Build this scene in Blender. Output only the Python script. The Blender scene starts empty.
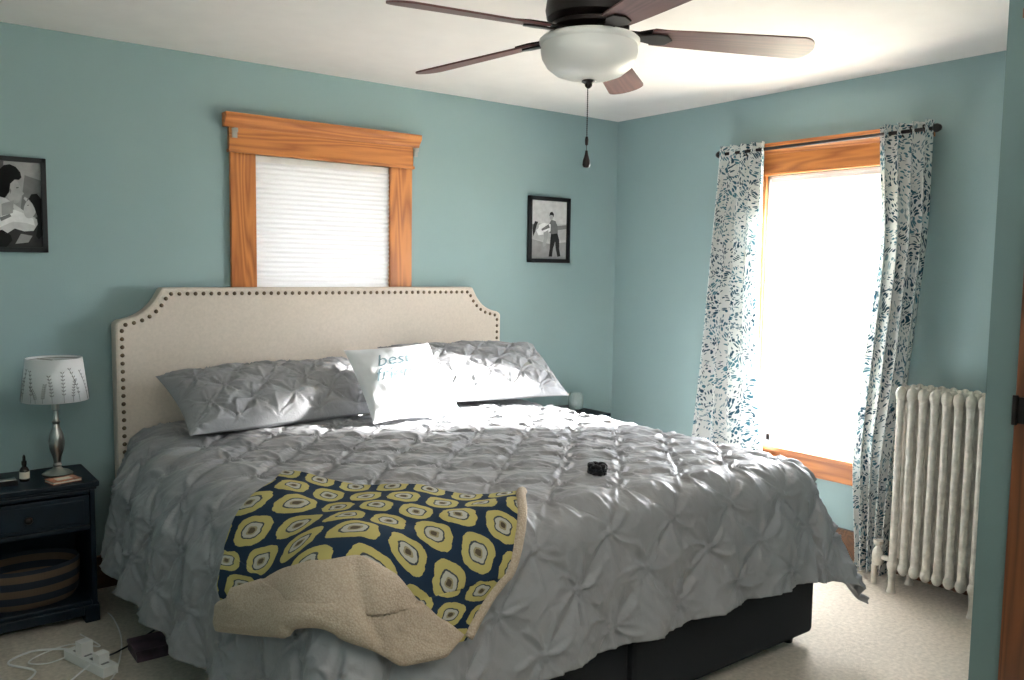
import bpy, math, random
import numpy as np
from mathutils import Vector, Matrix
random.seed(4); rng=np.random.RandomState(3)
pi=math.pi
# ------------------------------------------------------------------ materials
def newmat(name):
    m=bpy.data.materials.new(name); m.use_nodes=True
    nt=m.node_tree; b=nt.nodes['Principled BSDF']
    return m,nt,b
def N(nt,t,**kw):
    n=nt.nodes.new(t)
    for k,v in kw.items():
        if k in n.inputs: n.inputs[k].default_value=v
        else: setattr(n,k,v)
    return n
def L(nt,a,b): nt.links.new(a,b)
def ramp(nt,fac,stops,interp='LINEAR'):
    r=nt.nodes.new('ShaderNodeValToRGB'); r.color_ramp.interpolation=interp
    e=r.color_ramp.elements
    while len(e)<len(stops): e.new(0.5)
    for i,(p,c) in enumerate(stops):
        e[i].position=p; e[i].color=(c[0],c[1],c[2],1) if not isinstance(c,float) else (c,c,c,1)
    if fac is not None: L(nt,fac,r.inputs[0])
    return r
def mt(nt,op,a,b_=None,c=None):
    n=N(nt,'ShaderNodeMath',operation=op)
    for i,x in enumerate((a,b_,c)):
        if x is None: continue
        if isinstance(x,(int,float)): n.inputs[i].default_value=x
        else: L(nt,x,n.inputs[i])
    return n.outputs[0]
def simple(name,col,rough=.6,metal=0,var=.08,scale=8,bump=0,bscale=200,spec=.5,coord='Object',sheen=0):
    m,nt,b=newmat(name)
    tc=N(nt,'ShaderNodeTexCoord')
    nz=N(nt,'ShaderNodeTexNoise'); nz.inputs['Scale'].default_value=scale; nz.inputs['Detail'].default_value=4
    L(nt,tc.outputs[coord],nz.inputs['Vector'])
    c0=[max(0,x*(1-var)) for x in col]; c1=[min(1,x*(1+var)) for x in col]
    r=ramp(nt,nz.outputs['Fac'],[(.3,c0),(.7,c1)])
    L(nt,r.outputs[0],b.inputs['Base Color'])
    b.inputs['Roughness'].default_value=rough; b.inputs['Metallic'].default_value=metal
    b.inputs['Specular IOR Level'].default_value=spec
    if sheen: b.inputs['Sheen Weight'].default_value=sheen
    if bump:
        n2=N(nt,'ShaderNodeTexNoise'); n2.inputs['Scale'].default_value=bscale; n2.inputs['Detail'].default_value=3
        L(nt,tc.outputs[coord],n2.inputs['Vector'])
        bp=N(nt,'ShaderNodeBump'); bp.inputs['Strength'].default_value=bump; bp.inputs['Distance'].default_value=.005
        L(nt,n2.outputs['Fac'],bp.inputs['Height']); L(nt,bp.outputs[0],b.inputs['Normal'])
    return m
def wood(name,axis,c0,c1,rough=.4,sc=1):
    m,nt,b=newmat(name); tc=N(nt,'ShaderNodeTexCoord'); mp=N(nt,'ShaderNodeMapping')
    s=[22*sc]*3; s[axis]=1.6*sc
    mp.inputs['Scale'].default_value=s
    L(nt,tc.outputs['Object'],mp.inputs['Vector'])
    nz=N(nt,'ShaderNodeTexNoise'); nz.inputs['Scale'].default_value=.35; nz.inputs['Detail'].default_value=2
    L(nt,mp.outputs[0],nz.inputs['Vector'])
    fr=mt(nt,'PINGPONG',mt(nt,'MULTIPLY',nz.outputs['Fac'],26),1)
    n2=N(nt,'ShaderNodeTexNoise'); n2.inputs['Scale'].default_value=5; n2.inputs['Detail'].default_value=5; L(nt,mp.outputs[0],n2.inputs['Vector'])
    mx=mt(nt,'MULTIPLY_ADD',fr,.55,mt(nt,'MULTIPLY',n2.outputs['Fac'],.45))
    r=ramp(nt,mx,[(.1,c0),(.4,[(a+b_)/2 for a,b_ in zip(c0,c1)]),(.7,c1)])
    L(nt,r.outputs[0],b.inputs['Base Color']); b.inputs['Roughness'].default_value=rough
    return m
OAKD=(.25,.068,.013); OAKL=(.52,.19,.045)
M={}
M['oakx']=wood('oak_x',0,OAKD,OAKL); M['oaky']=wood('oak_y',1,OAKD,OAKL); M['oakz']=wood('oak_z',2,OAKD,OAKL)
M['dwood']=wood('dark_oak',2,(.07,.023,.008),(.16,.055,.018))
M['base']=wood('baseboard_oak',0,(.06,.025,.010),(.12,.05,.018))
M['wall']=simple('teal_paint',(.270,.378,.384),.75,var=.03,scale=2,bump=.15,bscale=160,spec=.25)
M['wall_shaded']=simple('teal_paint_shaded',(.135,.205,.205),.75,var=.03,scale=2,bump=.15,bscale=160,spec=.25)  # same teal as the other walls, closet wall's shade painted into the colour
M['ceil']=simple('ceiling_paint',(.90,.87,.85),.9,var=.02,bump=.1)
M['carpet']=simple('carpet',(.60,.54,.46),.95,var=.14,scale=60,bump=1,bscale=350,spec=.1)
M['linen']=simple('headboard_linen',(.66,.585,.51),.85,var=.05,scale=90,bump=.5,bscale=900,spec=.2)
M['brass']=simple('nailhead_metal',(.16,.12,.08),.35,metal=.9)
M['charcoal']=simple('charcoal_fabric',(.020,.022,.025),.9,var=.25,scale=300,bump=.5,bscale=700,spec=.2)
M['white']=simple('white_plastic',(.78,.78,.76),.4)
M['sash']=simple('white_vinyl',(.85,.86,.87),.4)
M['black']=simple('black_paint',(.008,.008,.009),.4,spec=.3)
M['navy']=simple('navy_paint',(.004,.011,.020),.45,var=.3,scale=12,spec=.3)
M['nickel']=simple('brushed_nickel',(.42,.42,.40),.32,metal=.95)
M['bronze']=simple('oil_rubbed_bronze',(.018,.013,.012),.35,metal=.6)
M['blade']=wood('cherry_blade',0,(.065,.024,.023),(.125,.050,.046),rough=.5)
M['glassbowl']=simple('frosted_glass',(.85,.85,.82),.35,var=.02)
M['rad']=simple('radiator_silver_paint',(.58,.55,.49),.45,metal=.15,var=.22,scale=25,bump=.5,bscale=60)
M['amber']=simple('dark_bottle',(.02,.012,.008),.15)
M['pillowwhite']=simple('white_cotton',(.74,.77,.80),.85,var=.03)
M['ink']=simple('teal_ink',(.16,.25,.29),.8)
M['cream']=simple('cream_label',(.72,.66,.56),.85,var=.03)
M['orange']=simple('orange_cover',(.50,.19,.10),.5,var=.6,scale=60)
M['ground']=simple('dry_lawn',(.55,.50,.38),.95,var=.2,scale=.5)
M['purple']=simple('purple_card',(.10,.06,.08),.4,var=.5,scale=15)
def satin(name,col):
    m,nt,b=newmat(name)
    tc=N(nt,'ShaderNodeTexCoord'); nz=N(nt,'ShaderNodeTexNoise'); nz.inputs['Scale'].default_value=3; L(nt,tc.outputs['Object'],nz.inputs['Vector'])
    r=ramp(nt,nz.outputs['Fac'],[(.3,[c*.95 for c in col]),(.7,[c*1.05 for c in col])]); L(nt,r.outputs[0],b.inputs['Base Color'])
    b.inputs['Roughness'].default_value=.5; b.inputs['Specular IOR Level'].default_value=.4
    n2=N(nt,'ShaderNodeTexNoise'); n2.inputs['Scale'].default_value=38; n2.inputs['Detail'].default_value=3; n2.inputs['Distortion'].default_value=1.2; L(nt,tc.outputs['Object'],n2.inputs['Vector'])
    bp=N(nt,'ShaderNodeBump'); bp.inputs['Strength'].default_value=.25; bp.inputs['Distance'].default_value=.008
    L(nt,n2.outputs['Fac'],bp.inputs['Height']); L(nt,bp.outputs[0],b.inputs['Normal'])
    return m
M['duvet']=satin('grey_satin',(.250,.254,.266))
def sherpa():
    m,nt,b=newmat('sherpa_fleece'); tc=N(nt,'ShaderNodeTexCoord')
    v=N(nt,'ShaderNodeTexVoronoi'); v.inputs['Scale'].default_value=190; L(nt,tc.outputs['Object'],v.inputs['Vector'])
    r=ramp(nt,v.outputs['Distance'],[(.1,(.47,.395,.315)),(.8,(.37,.30,.23))]); L(nt,r.outputs[0],b.inputs['Base Color'])
    b.inputs['Roughness'].default_value=.95; b.inputs['Specular IOR Level'].default_value=.1
    bp=N(nt,'ShaderNodeBump'); bp.invert=True; bp.inputs['Strength'].default_value=.4; bp.inputs['Distance'].default_value=.005
    L(nt,v.outputs['Distance'],bp.inputs['Height']); L(nt,bp.outputs[0],b.inputs['Normal'])
    return m
M['sherpa']=sherpa()
def shade(name,col,tr=.5):
    m,nt,b=newmat(name); b.inputs['Base Color'].default_value=(*col,1); b.inputs['Roughness'].default_value=.9
    tl=N(nt,'ShaderNodeBsdfTranslucent'); tl.inputs['Color'].default_value=(*col,1)
    mx=N(nt,'ShaderNodeMixShader'); mx.inputs[0].default_value=tr
    out=nt.nodes['Material Output']; L(nt,b.outputs[0],mx.inputs[1]); L(nt,tl.outputs[0],mx.inputs[2]); L(nt,mx.outputs[0],out.inputs[0])
    tc=N(nt,'ShaderNodeTexCoord'); nz=N(nt,'ShaderNodeTexNoise'); nz.inputs['Scale'].default_value=200; L(nt,tc.outputs['Object'],nz.inputs['Vector'])
    r=ramp(nt,nz.outputs['Fac'],[(.3,[c*.95 for c in col]),(.7,col)]); L(nt,r.outputs[0],b.inputs['Base Color'])
    return m
M['shade']=shade('cellular_shade_fabric',(.86,.87,.88),.35)
M['shadeblk']=shade('lined_cellular_shade_fabric',(.84,.85,.87),.015)
def glass():
    m,nt,b=newmat('window_glass'); tr=N(nt,'ShaderNodeBsdfTransparent'); gl=N(nt,'ShaderNodeBsdfGlossy'); gl.inputs['Roughness'].default_value=.02
    mx=N(nt,'ShaderNodeMixShader'); mx.inputs[0].default_value=.05
    L(nt,tr.outputs[0],mx.inputs[1]); L(nt,gl.outputs[0],mx.inputs[2]); L(nt,mx.outputs[0],nt.nodes['Material Output'].inputs[0]); return m
M['glass']=glass()
def jarglass():
    m,nt,b=newmat('jar_glass'); b.inputs['Base Color'].default_value=(.9,.95,.95,1); b.inputs['Roughness'].default_value=.05; b.inputs['Transmission Weight'].default_value=.9; return m
M['jar']=jarglass()
def curtain():
    m,nt,b=newmat('leaf_print_curtain'); uv=N(nt,'ShaderNodeUVMap')
    v1=N(nt,'ShaderNodeTexVoronoi'); v1.inputs['Scale'].default_value=11; v1.inputs['Randomness'].default_value=1
    nz=N(nt,'ShaderNodeTexNoise'); nz.inputs['Scale'].default_value=12; L(nt,uv.outputs[0],nz.inputs['Vector'])
    wv=N(nt,'ShaderNodeVectorMath',operation='MULTIPLY_ADD'); wv.inputs[1].default_value=(.07,.07,0); L(nt,nz.outputs['Color'],wv.inputs[0]); L(nt,uv.outputs[0],wv.inputs[2])
    L(nt,wv.outputs[0],v1.inputs['Vector'])
    sc_=N(nt,'ShaderNodeSeparateColor'); L(nt,v1.outputs['Color'],sc_.inputs[0])
    vr=N(nt,'ShaderNodeVectorRotate',rotation_type='Z_AXIS'); L(nt,wv.outputs[0],vr.inputs['Vector']); L(nt,v1.outputs['Position'],vr.inputs['Center'])
    L(nt,mt(nt,'MULTIPLY',sc_.outputs[0],6.28),vr.inputs['Angle'])
    mp=N(nt,'ShaderNodeMapping'); mp.inputs['Scale'].default_value=(1,.40,1); L(nt,vr.outputs[0],mp.inputs['Vector'])
    v2=N(nt,'ShaderNodeTexVoronoi'); v2.inputs['Scale'].default_value=84; v2.inputs['Randomness'].default_value=.5; L(nt,mp.outputs[0],v2.inputs['Vector'])
    th=mt(nt,'MULTIPLY_ADD',sc_.outputs[1],.12,.34)
    lt=mt(nt,'LESS_THAN',v2.outputs['Distance'],th)
    colr=ramp(nt,sc_.outputs[2],[(0.,(.03,.085,.13)),(.35,(.05,.15,.21)),(.62,(.10,.24,.30)),(.82,(.26,.38,.42))],'CONSTANT')
    mx=N(nt,'ShaderNodeMix',data_type='RGBA'); L(nt,lt,mx.inputs[0]); mx.inputs[6].default_value=(.84,.85,.83,1); L(nt,colr.outputs[0],mx.inputs[7])
    L(nt,mx.outputs[2],b.inputs['Base Color']); b.inputs['Roughness'].default_value=.9; b.inputs['Specular IOR Level'].default_value=.1
    tl=N(nt,'ShaderNodeBsdfTranslucent'); L(nt,mx.outputs[2],tl.inputs['Color'])
    ms=N(nt,'ShaderNodeMixShader'); ms.inputs[0].default_value=.28
    L(nt,b.outputs[0],ms.inputs[1]); L(nt,tl.outputs[0],ms.inputs[2]); L(nt,ms.outputs[0],nt.nodes['Material Output'].inputs[0])
    return m
M['curtain']=curtain()
def ikat():
    m,nt,b=newmat('ikat_print'); uv=N(nt,'ShaderNodeUVMap')
    nz=N(nt,'ShaderNodeTexNoise'); nz.inputs['Scale'].default_value=5; nz.inputs['Detail'].default_value=4; L(nt,uv.outputs[0],nz.inputs['Vector'])
    ad=N(nt,'ShaderNodeVectorMath',operation='MULTIPLY_ADD'); ad.inputs[1].default_value=(.13,.11,0); L(nt,nz.outputs['Color'],ad.inputs[0]); L(nt,uv.outputs[0],ad.inputs[2])
    sp=N(nt,'ShaderNodeSeparateXYZ'); L(nt,ad.outputs[0],sp.inputs[0])
    X,Y=sp.outputs[0],sp.outputs[1]
    fl=mt(nt,'FLOOR',Y); odd=mt(nt,'MULTIPLY',mt(nt,'MODULO',mt(nt,'ABSOLUTE',fl),2),.5)
    fx=mt(nt,'SUBTRACT',mt(nt,'FRACT',mt(nt,'ADD',X,odd)),.5); fy=mt(nt,'SUBTRACT',mt(nt,'FRACT',Y),.5)
    ax=mt(nt,'POWER',mt(nt,'ABSOLUTE',mt(nt,'MULTIPLY',fx,2.3)),3); ay=mt(nt,'POWER',mt(nt,'ABSOLUTE',mt(nt,'MULTIPLY',fy,2.05)),3)
    d=mt(nt,'POWER',mt(nt,'ADD',ax,ay),1/3)
    navy=(.012,.026,.050); yel=(.38,.33,.12); gr=(.36,.36,.32); br=(.07,.055,.035)
    r=ramp(nt,d,[(0,br),(.16,(.24,.21,.13)),(.24,gr),(.44,(.04,.05,.06)),(.52,yel),(.92,navy)],'CONSTANT')
    L(nt,r.outputs[0],b.inputs['Base Color']); b.inputs['Roughness'].default_value=.9; b.inputs['Specular IOR Level'].default_value=.15
    return m
M['ikat']=ikat()
def basket():
    m,nt,b=newmat('woven_stripe'); tc=N(nt,'ShaderNodeTexCoord'); sp=N(nt,'ShaderNodeSeparateXYZ'); L(nt,tc.outputs['Object'],sp.inputs[0])
    f=mt(nt,'FRACT',mt(nt,'MULTIPLY',sp.outputs[2],17))
    r=ramp(nt,f,[(0,(.012,.018,.028)),(.5,(.09,.06,.04))],'CONSTANT'); L(nt,r.outputs[0],b.inputs['Base Color'])
    w=N(nt,'ShaderNodeTexWave'); w.inputs['Scale'].default_value=60; L(nt,tc.outputs['Object'],w.inputs['Vector'])
    bp=N(nt,'ShaderNodeBump'); L(nt,w.outputs['Fac'],bp.inputs['Height']); bp.inputs['Strength'].default_value=.6; L(nt,bp.outputs[0],b.inputs['Normal'])
    b.inputs['Roughness'].default_value=.9
    return m
M['basket']=basket()
def gray(v):
    k='g%03d'%int(v*1000)
    if k not in M: M[k]=simple('photo_grey_'+k,(v,v,v),.6,var=.12,scale=30,spec=.15)
    return M[k]
# ------------------------------------------------------------------ mesh builder
COL=bpy.context.scene.collection
class MB:
    def __init__(s): s.v=[];s.f=[];s.m=[];s.mats=[];s.n=0
    def mi(s,mat):
        mat=M[mat] if isinstance(mat,str) else mat
        if mat not in s.mats: s.mats.append(mat)
        return s.mats.index(mat)
    def add(s,v,f,mat):
        v=np.asarray(v,float); o=s.n; s.v.append(v); s.n+=len(v); k=s.mi(mat)
        for q in f: s.f.append([i+o for i in q]); s.m.append(k)
    def box(s,a,b,mat,M4=None):
        x0,x1=sorted((a[0],b[0]));y0,y1=sorted((a[1],b[1]));z0,z1=sorted((a[2],b[2]))
        v=[(x0,y0,z0),(x1,y0,z0),(x1,y1,z0),(x0,y1,z0),(x0,y0,z1),(x1,y0,z1),(x1,y1,z1),(x0,y1,z1)]
        if M4 is not None: v=[M4@Vector(p) for p in v]
        s.add([tuple(p) for p in v],[(0,3,2,1),(4,5,6,7),(0,1,5,4),(1,2,6,5),(2,3,7,6),(3,0,4,7)],mat)
    def lathe(s,prof,mat,c=(0,0,0),seg=32,axis=2,M4=None,cap=True):
        v=[];f=[];n=len(prof)
        for r,h in prof:
            for i in range(seg):
                t=2*pi*i/seg; p=[r*math.cos(t),r*math.sin(t),h]
                if axis==0: p=[h,p[0],p[1]]
                elif axis==1: p=[p[1],h,p[0]]
                v.append(Vector(p)+Vector(c))
        for j in range(n-1):
            for i in range(seg):
                a=j*seg+i;b=j*seg+(i+1)%seg; f.append((a,b,b+seg,a+seg))
        if cap:
            if prof[0][0]>1e-5: f.append(tuple(reversed(range(seg))))
            if prof[-1][0]>1e-5: f.append(tuple(range((n-1)*seg,n*seg)))
        if M4 is not None: v=[M4@p for p in v]
        s.add([tuple(p) for p in v],f,mat)
    def ell(s,c,r,mat,seg=12,rings=8,M4=None):
        prof=[(math.sin(pi*i/rings),-math.cos(pi*i/rings)) for i in range(rings+1)]
        v=[];f=[]
        for a,h in prof:
            for i in range(seg):
                t=2*pi*i/seg; p=Vector((c[0]+r[0]*a*math.cos(t),c[1]+r[1]*a*math.sin(t),c[2]+r[2]*h))
                v.append(tuple(M4@p if M4 is not None else p))
        for j in range(rings):
            for i in range(seg):
                a=j*seg+i;b=j*seg+(i+1)%seg; f.append((a,b,b+seg,a+seg))
        s.add(v,f,mat)
    def tube(s,pts,r,mat,seg=8,closed=False):
        pts=[Vector(p) for p in pts]; n=len(pts); v=[];f=[]
        rr=r if isinstance(r,(list,tuple)) else [r]*n
        up=None
        for i,p in enumerate(pts):
            if closed: t=(pts[(i+1)%n]-pts[i-1])
            else: t=(pts[min(i+1,n-1)]-pts[max(i-1,0)])
            t.normalize()
            if up is None: up=Vector((0,0,1)) if abs(t.z)<.9 else Vector((1,0,0))
            a=t.cross(up).normalized(); b=a.cross(t).normalized(); up=b
            for k in range(seg):
                th=2*pi*k/seg; v.append(tuple(p+(a*math.cos(th)+b*math.sin(th))*rr[i]))
        m=n if closed else n-1
        for i in range(m):
            for k in range(seg):
                a=i*seg+k;b=i*seg+(k+1)%seg;c=((i+1)%n)*seg
                f.append((a,b,c+(k+1)%seg,c+k))
        if not closed: f.append(tuple(reversed(range(seg)))); f.append(tuple(range((n-1)*seg,n*seg)))
        s.add(v,f,mat)
    def prism(s,poly,mat,axis,a,b):
        n=len(poly);v=[]
        for h in (a,b):
            for p in poly:
                q=list(p); q.insert(axis,h); v.append(tuple(q))
        f=[tuple(range(n)),tuple(reversed(range(n,2*n)))]+[(i,i+n,(i+1)%n+n,(i+1)%n) for i in range(n)]
        s.add(v,f,mat)
    def grid(s,P,mat):
        h,w=P.shape[:2]; o=s.n; s.v.append(P.reshape(-1,3)); s.n+=h*w; k=s.mi(mat)
        for j in range(h-1):
            for i in range(w-1):
                a=o+j*w+i; s.f.append([a,a+1,a+w+1,a+w]); s.m.append(k)
    def obj(s,name,smooth=False,bevel=0,parent=None,uv=None,angle=40,solid=0):
        me=bpy.data.meshes.new(name); V=np.concatenate(s.v)
        me.from_pydata(V.tolist(),[],s.f)
        for m in s.mats: me.materials.append(m)
        me.polygons.foreach_set('material_index',s.m)
        if uv is not None:
            l=me.uv_layers.new(name='UVMap'); idx=np.empty(len(me.loops),int); me.loops.foreach_get('vertex_index',idx)
            l.data.foreach_set('uv',uv[idx].astype(np.float32).ravel())
        me.update()
        if smooth: me.polygons.foreach_set('use_smooth',[True]*len(me.polygons))
        o=bpy.data.objects.new(name,me); COL.objects.link(o)
        import bmesh
        bm=bmesh.new(); bm.from_mesh(me); bmesh.ops.recalc_face_normals(bm,faces=bm.faces); bm.to_mesh(me); bm.free()
        if smooth and angle<180:
            try: me.set_sharp_from_angle(angle=math.radians(angle))
            except Exception: pass
        if solid:
            md=o.modifiers.new('s','SOLIDIFY'); md.thickness=solid; md.offset=-1
        if bevel:
            md=o.modifiers.new('b','BEVEL'); md.width=bevel; md.segments=2; md.limit_method='ANGLE'; md.angle_limit=math.radians(40)
        if parent: o.parent=parent
        return o
def empty(name,loc=(0,0,0)):
    o=bpy.data.objects.new(name,None); COL.objects.link(o); o.empty_display_size=.1; return o
def vnoise(x,y,seed=0):
    r=np.random.RandomState(seed); T=r.rand(64,64)
    xi=np.floor(x).astype(int); yi=np.floor(y).astype(int); fx=x-xi; fy=y-yi
    fx=fx*fx*(3-2*fx); fy=fy*fy*(3-2*fy)
    g=lambda i,j:T[i%64,j%64]
    return (g(xi,yi)*(1-fx)+g(xi+1,yi)*fx)*(1-fy)+(g(xi,yi+1)*(1-fx)+g(xi+1,yi+1)*fx)*fy
def fbm(x,y,seed=0,o=3):
    t=0;a=1;s=0
    for i in range(o): t=t+a*vnoise(x*2**i+i*7.3,y*2**i+i*3.1,seed+i); s+=a; a*=.5
    return t/s
def gridnormal(P):
    du=np.gradient(P,axis=1); dv=np.gradient(P,axis=0); n=np.cross(du,dv); n/=np.linalg.norm(n,axis=2,keepdims=True)+1e-12; return n
# ------------------------------------------------------------------ room
H=2.44
RX0,RY0=-4.6,-4.9
W1=(-2.45,-1.71,.72,2.0)
W2=(-1.92,-1.19,.515,1.99)
T=.16
b=MB()
b.box((RX0-T,0,-.1),(W1[0],T,H),'wall');b.box((W1[1],0,-.1),(T,T,H),'wall')
b.box((W1[0],0,-.1),(W1[1],T,W1[2]),'wall');b.box((W1[0],0,W1[3]),(W1[1],T,H),'wall'); b.obj('wall_back')
b=MB()
b.box((0,W2[1],-.1),(T,0,H),'wall');b.box((0,RY0,-.1),(T,W2[0],H),'wall')
b.box((0,W2[0],-.1),(T,W2[1],W2[2]),'wall');b.box((0,W2[0],W2[3]),(T,W2[1],H),'wall'); b.obj('wall_right')
b=MB();b.box((RX0-T,RY0,-.1),(RX0,0,H),'wall');b.obj('wall_left')
b=MB();b.box((RX0-T,RY0-T,-.1),(T,RY0,H),'wall');b.obj('wall_front')
b=MB();b.box((-1.2,RY0,0),(-.001,-2.90,H),'wall_shaded');b.obj('wall_closet')
b=MB();b.box((RX0-T,RY0-T,H),(T,T,H+.1),'ceil');b.obj('ceiling')
b=MB();b.box((RX0-T,RY0-T,-.1),(T,T,0),'carpet');b.obj('floor')
b=MB();b.box((-30,-40,-3.2),(60,40,-3),'ground');b.obj('ground_outside')
b=MB();b.box((RX0,-.018,0),(0,0,.13),'base');b.box((RX0,-.024,.13),(0,0,.15),'base');b.obj('baseboard_back',bevel=.003)
b=MB();b.box((-.018,-2.90,0),(0,-.03,.13),'base');b.box((-.024,-2.90,.13),(0,-.03,.15),'base');b.obj('baseboard_right',bevel=.003)
b=MB();b.box((RX0,RY0,0),(RX0+.018,-.03,.15),'base');b.obj('baseboard_left',bevel=.003)
D=empty('door_1')
b=MB()
b.box((-1.222,-3.10,0),(-1.2005,-2.995,2.10),'dwood');b.box((-1.222,-4.05,0),(-1.2005,-3.945,2.10),'dwood')
b.box((-1.226,-4.07,2.10),(-1.2005,-2.975,2.22),'dwood');b.box((-1.24,-4.09,2.22),(-1.2005,-2.955,2.25),'dwood')
b.obj('casing',bevel=.003,parent=D)
b=MB();b.box((-1.212,-3.945,.01),(-1.2005,-3.10,2.10),'dwood')
for z0,z1 in ((.2,.95),(1.08,1.95)):
    for y0,y1 in ((-3.84,-3.58),(-3.48,-3.21)): b.box((-1.217,y0,z0),(-1.212,y1,z1),'dwood')
b.lathe([(.0,-.06),(.02,-.058),(.028,-.045),(.02,-.025),(.01,-.02),(.01,0)],'bronze',c=(-1.212,-3.88,1.0),axis=0,seg=16)
b.obj('leaf',bevel=.002,parent=D,smooth=True)
b=MB()
for z in (.12,1.06,1.85):
    b.lathe([(.008,-.045),(.008,.045)],'bronze',c=(-1.228,-2.998,z),seg=10); b.box((-1.2245,-3.04,z-.04),(-1.222,-2.998,z+.04),'bronze')
b.obj('hinges',parent=D)
def pleated(b,ax,a0,a1,z0,z1,plane,side,mat,dep=.010,pitch=.019):
    n=int((z1-z0)/pitch)*2; zs=np.linspace(z0,z1,n+1)
    v=[]
    for i,z in enumerate(zs):
        o=plane+(side*dep if i%2 else 0)
        for a in (a0,a1): v.append((a,o,z) if ax==0 else (o,a,z))
    f=[(2*i,2*i+1,2*i+3,2*i+2) for i in range(n)]
    b.add(v,f,mat)
Wd=empty('window_1')
x0,x1,z0,z1=W1
b=MB()
b.box((x0-.125,-.022,z0-.02),(x0,0,z1+.01),'oakz');b.box((x1,-.022,z0-.02),(x1+.135,0,z1+.01),'oakz')
b.obj('side_casing',bevel=.003,parent=Wd)
b=MB()
b.box((x0-.13,-.026,z1+.01),(x1+.14,0,z1+.125),'oakx')
b.box((x0-.135,-.034,z1+.002),(x1+.145,0,z1+.018),'oakx')
b.prism([(0,z1+.12),(-.03,z1+.12),(-.036,z1+.135),(-.055,z1+.155),(-.06,z1+.165),(-.06,z1+.185),(0,z1+.185)],'oakx',0,x0-.155,x1+.175)
b.obj('header',bevel=.002,parent=Wd)
b=MB();b.box((x0-.15,-.06,z0-.045),(x1+.16,0,z0-.02),'oakx');b.box((x0-.12,-.02,z0-.13),(x1+.13,0,z0-.045),'oakx');b.obj('stool_apron',bevel=.003,parent=Wd)
b=MB()
b.box((x0,0,z0),(x0+.015,T,z1),'sash');b.box((x1-.015,0,z0),(x1,T,z1),'sash');b.box((x0,0,z1-.015),(x1,T,z1),'sash');b.box((x0,0,z0-.02),(x1,T,z0),'sash')
b.box((x0+.015,.09,z0),(x0+.055,.12,z1),'sash');b.box((x1-.055,.09,z0),(x1-.015,.12,z1),'sash');b.box((x0,.09,1.34),(x1,.12,1.38),'sash')
b.obj('sash',parent=Wd)
b=MB();b.box((x0+.02,.103,z0),(x1-.02,.106,z1-.02),'glass');b.obj('pane',parent=Wd)
b=MB();pleated(b,0,x0+.0005,x1-.0005,z0+.002,z1-.03,-.001,-1,'shadeblk',.007,.024);b.obj('cellular_shade',parent=Wd)
b=MB();b.box((x0+.003,-.004,z1-.03),(x1-.003,.035,z1-.001),'white');b.obj('shade_headrail',parent=Wd)
b=MB()
for xx in (x0-.105,x1+.15): b.box((xx-.012,-.034,z1+.07),(xx+.012,-.026,z1+.115),'nickel'); b.lathe([(.004,-.05),(.004,-.03)],'nickel',c=(xx,0,z1+.10),axis=1,seg=8); b.box((xx-.01,-.05,z1+.095),(xx+.01,-.046,z1+.115),'nickel')
b.obj('curtain_brackets',parent=Wd)
Wd=empty('window_2')
y0,y1,z0,z1=W2
b=MB()
b.box((-.022,y0-.105,z0),(0,y0,z1+.02),'oakz');b.box((-.022,y1,z0),(0,y1+.105,z1+.02),'oakz');b.obj('side_casing',bevel=.003,parent=Wd)
b=MB();b.box((-.026,y0-.11,z1+.01),(0,y1+.11,z1+.12),'oaky');b.box((-.034,y0-.115,z1+.004),(0,y1+.115,z1+.016),'oaky')
b.prism([(0,z1+.115),(-.03,z1+.115),(-.036,z1+.13),(-.055,z1+.147),(-.062,z1+.155),(-.062,z1+.173),(0,z1+.173)],'oaky',1,y0-.18,y1+.17)
b.obj('header',bevel=.002,parent=Wd)
b=MB();b.box((-.065,y0-.13,z0-.025),(0,y1+.13,z0),'oaky');b.box((-.022,y0-.1,z0-.13),(0,y1+.1,z0-.025),'oaky');b.obj('stool_apron',bevel=.003,parent=Wd)
b=MB()
b.box((.001,y0,z0),(T,y0+.012,z1),'sash');b.box((.001,y1-.012,z0),(T,y1,z1),'sash');b.box((.001,y0,z1-.012),(T,y1,z1),'sash');b.box((.001,y0,z0-.02),(T,y1,z0+.004),'sash')
b.obj('jamb',parent=Wd)
b=MB()
for a,c in ((y0+.012,y0+.04),(y1-.04,y1-.012)): b.box((.05,a,z0),(.08,c,z1-.01),'sash')
b.box((.05,y0+.012,z0+.004),(.08,y1-.012,z0+.045),'sash');b.box((.05,y0+.012,z1-.05),(.08,y1-.012,z1-.014),'sash')
b.obj('sash',bevel=.003,parent=Wd)
b=MB();b.box((.064,y0+.02,z0+.02),(.067,y1-.02,z1-.02),'glass');b.obj('pane',parent=Wd)
b=MB();pleated(b,1,y0+.014,y1-.014,z1-.14,z1-.03,.03,-1,'shade');b.obj('cellular_shade',parent=Wd)
b=MB();b.box((.01,y0+.014,z1-.032),(.05,y1-.014,z1-.012),'white');b.box((.020,y0+.016,z1-.152),(.034,y1-.016,z1-.140),'shade');b.obj('shade_rails',parent=Wd)
ROD=empty('curtain_rod')
b=MB()
b.lathe([(.0,-2.185),(.012,-2.18),(.02,-2.165),(.02,-2.155),(.01,-2.145),(.009,-2.14),(.009,-.96),(.01,-.955),(.02,-.945),(.02,-.935),(.012,-.92),(0,-.915)],'bronze',c=(-.115,0,2.125),axis=1,seg=14)
for yy in (-1.12,-2.0): b.tube([(-.026,yy,2.09),(-.08,yy,2.09),(-.115,yy,2.11)],.006,'bronze'); b.lathe([(.02,-.036),(.02,-.026)],'bronze',c=(0,yy,2.09),axis=0,seg=12)
b.obj('rod',smooth=True,parent=ROD)
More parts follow.
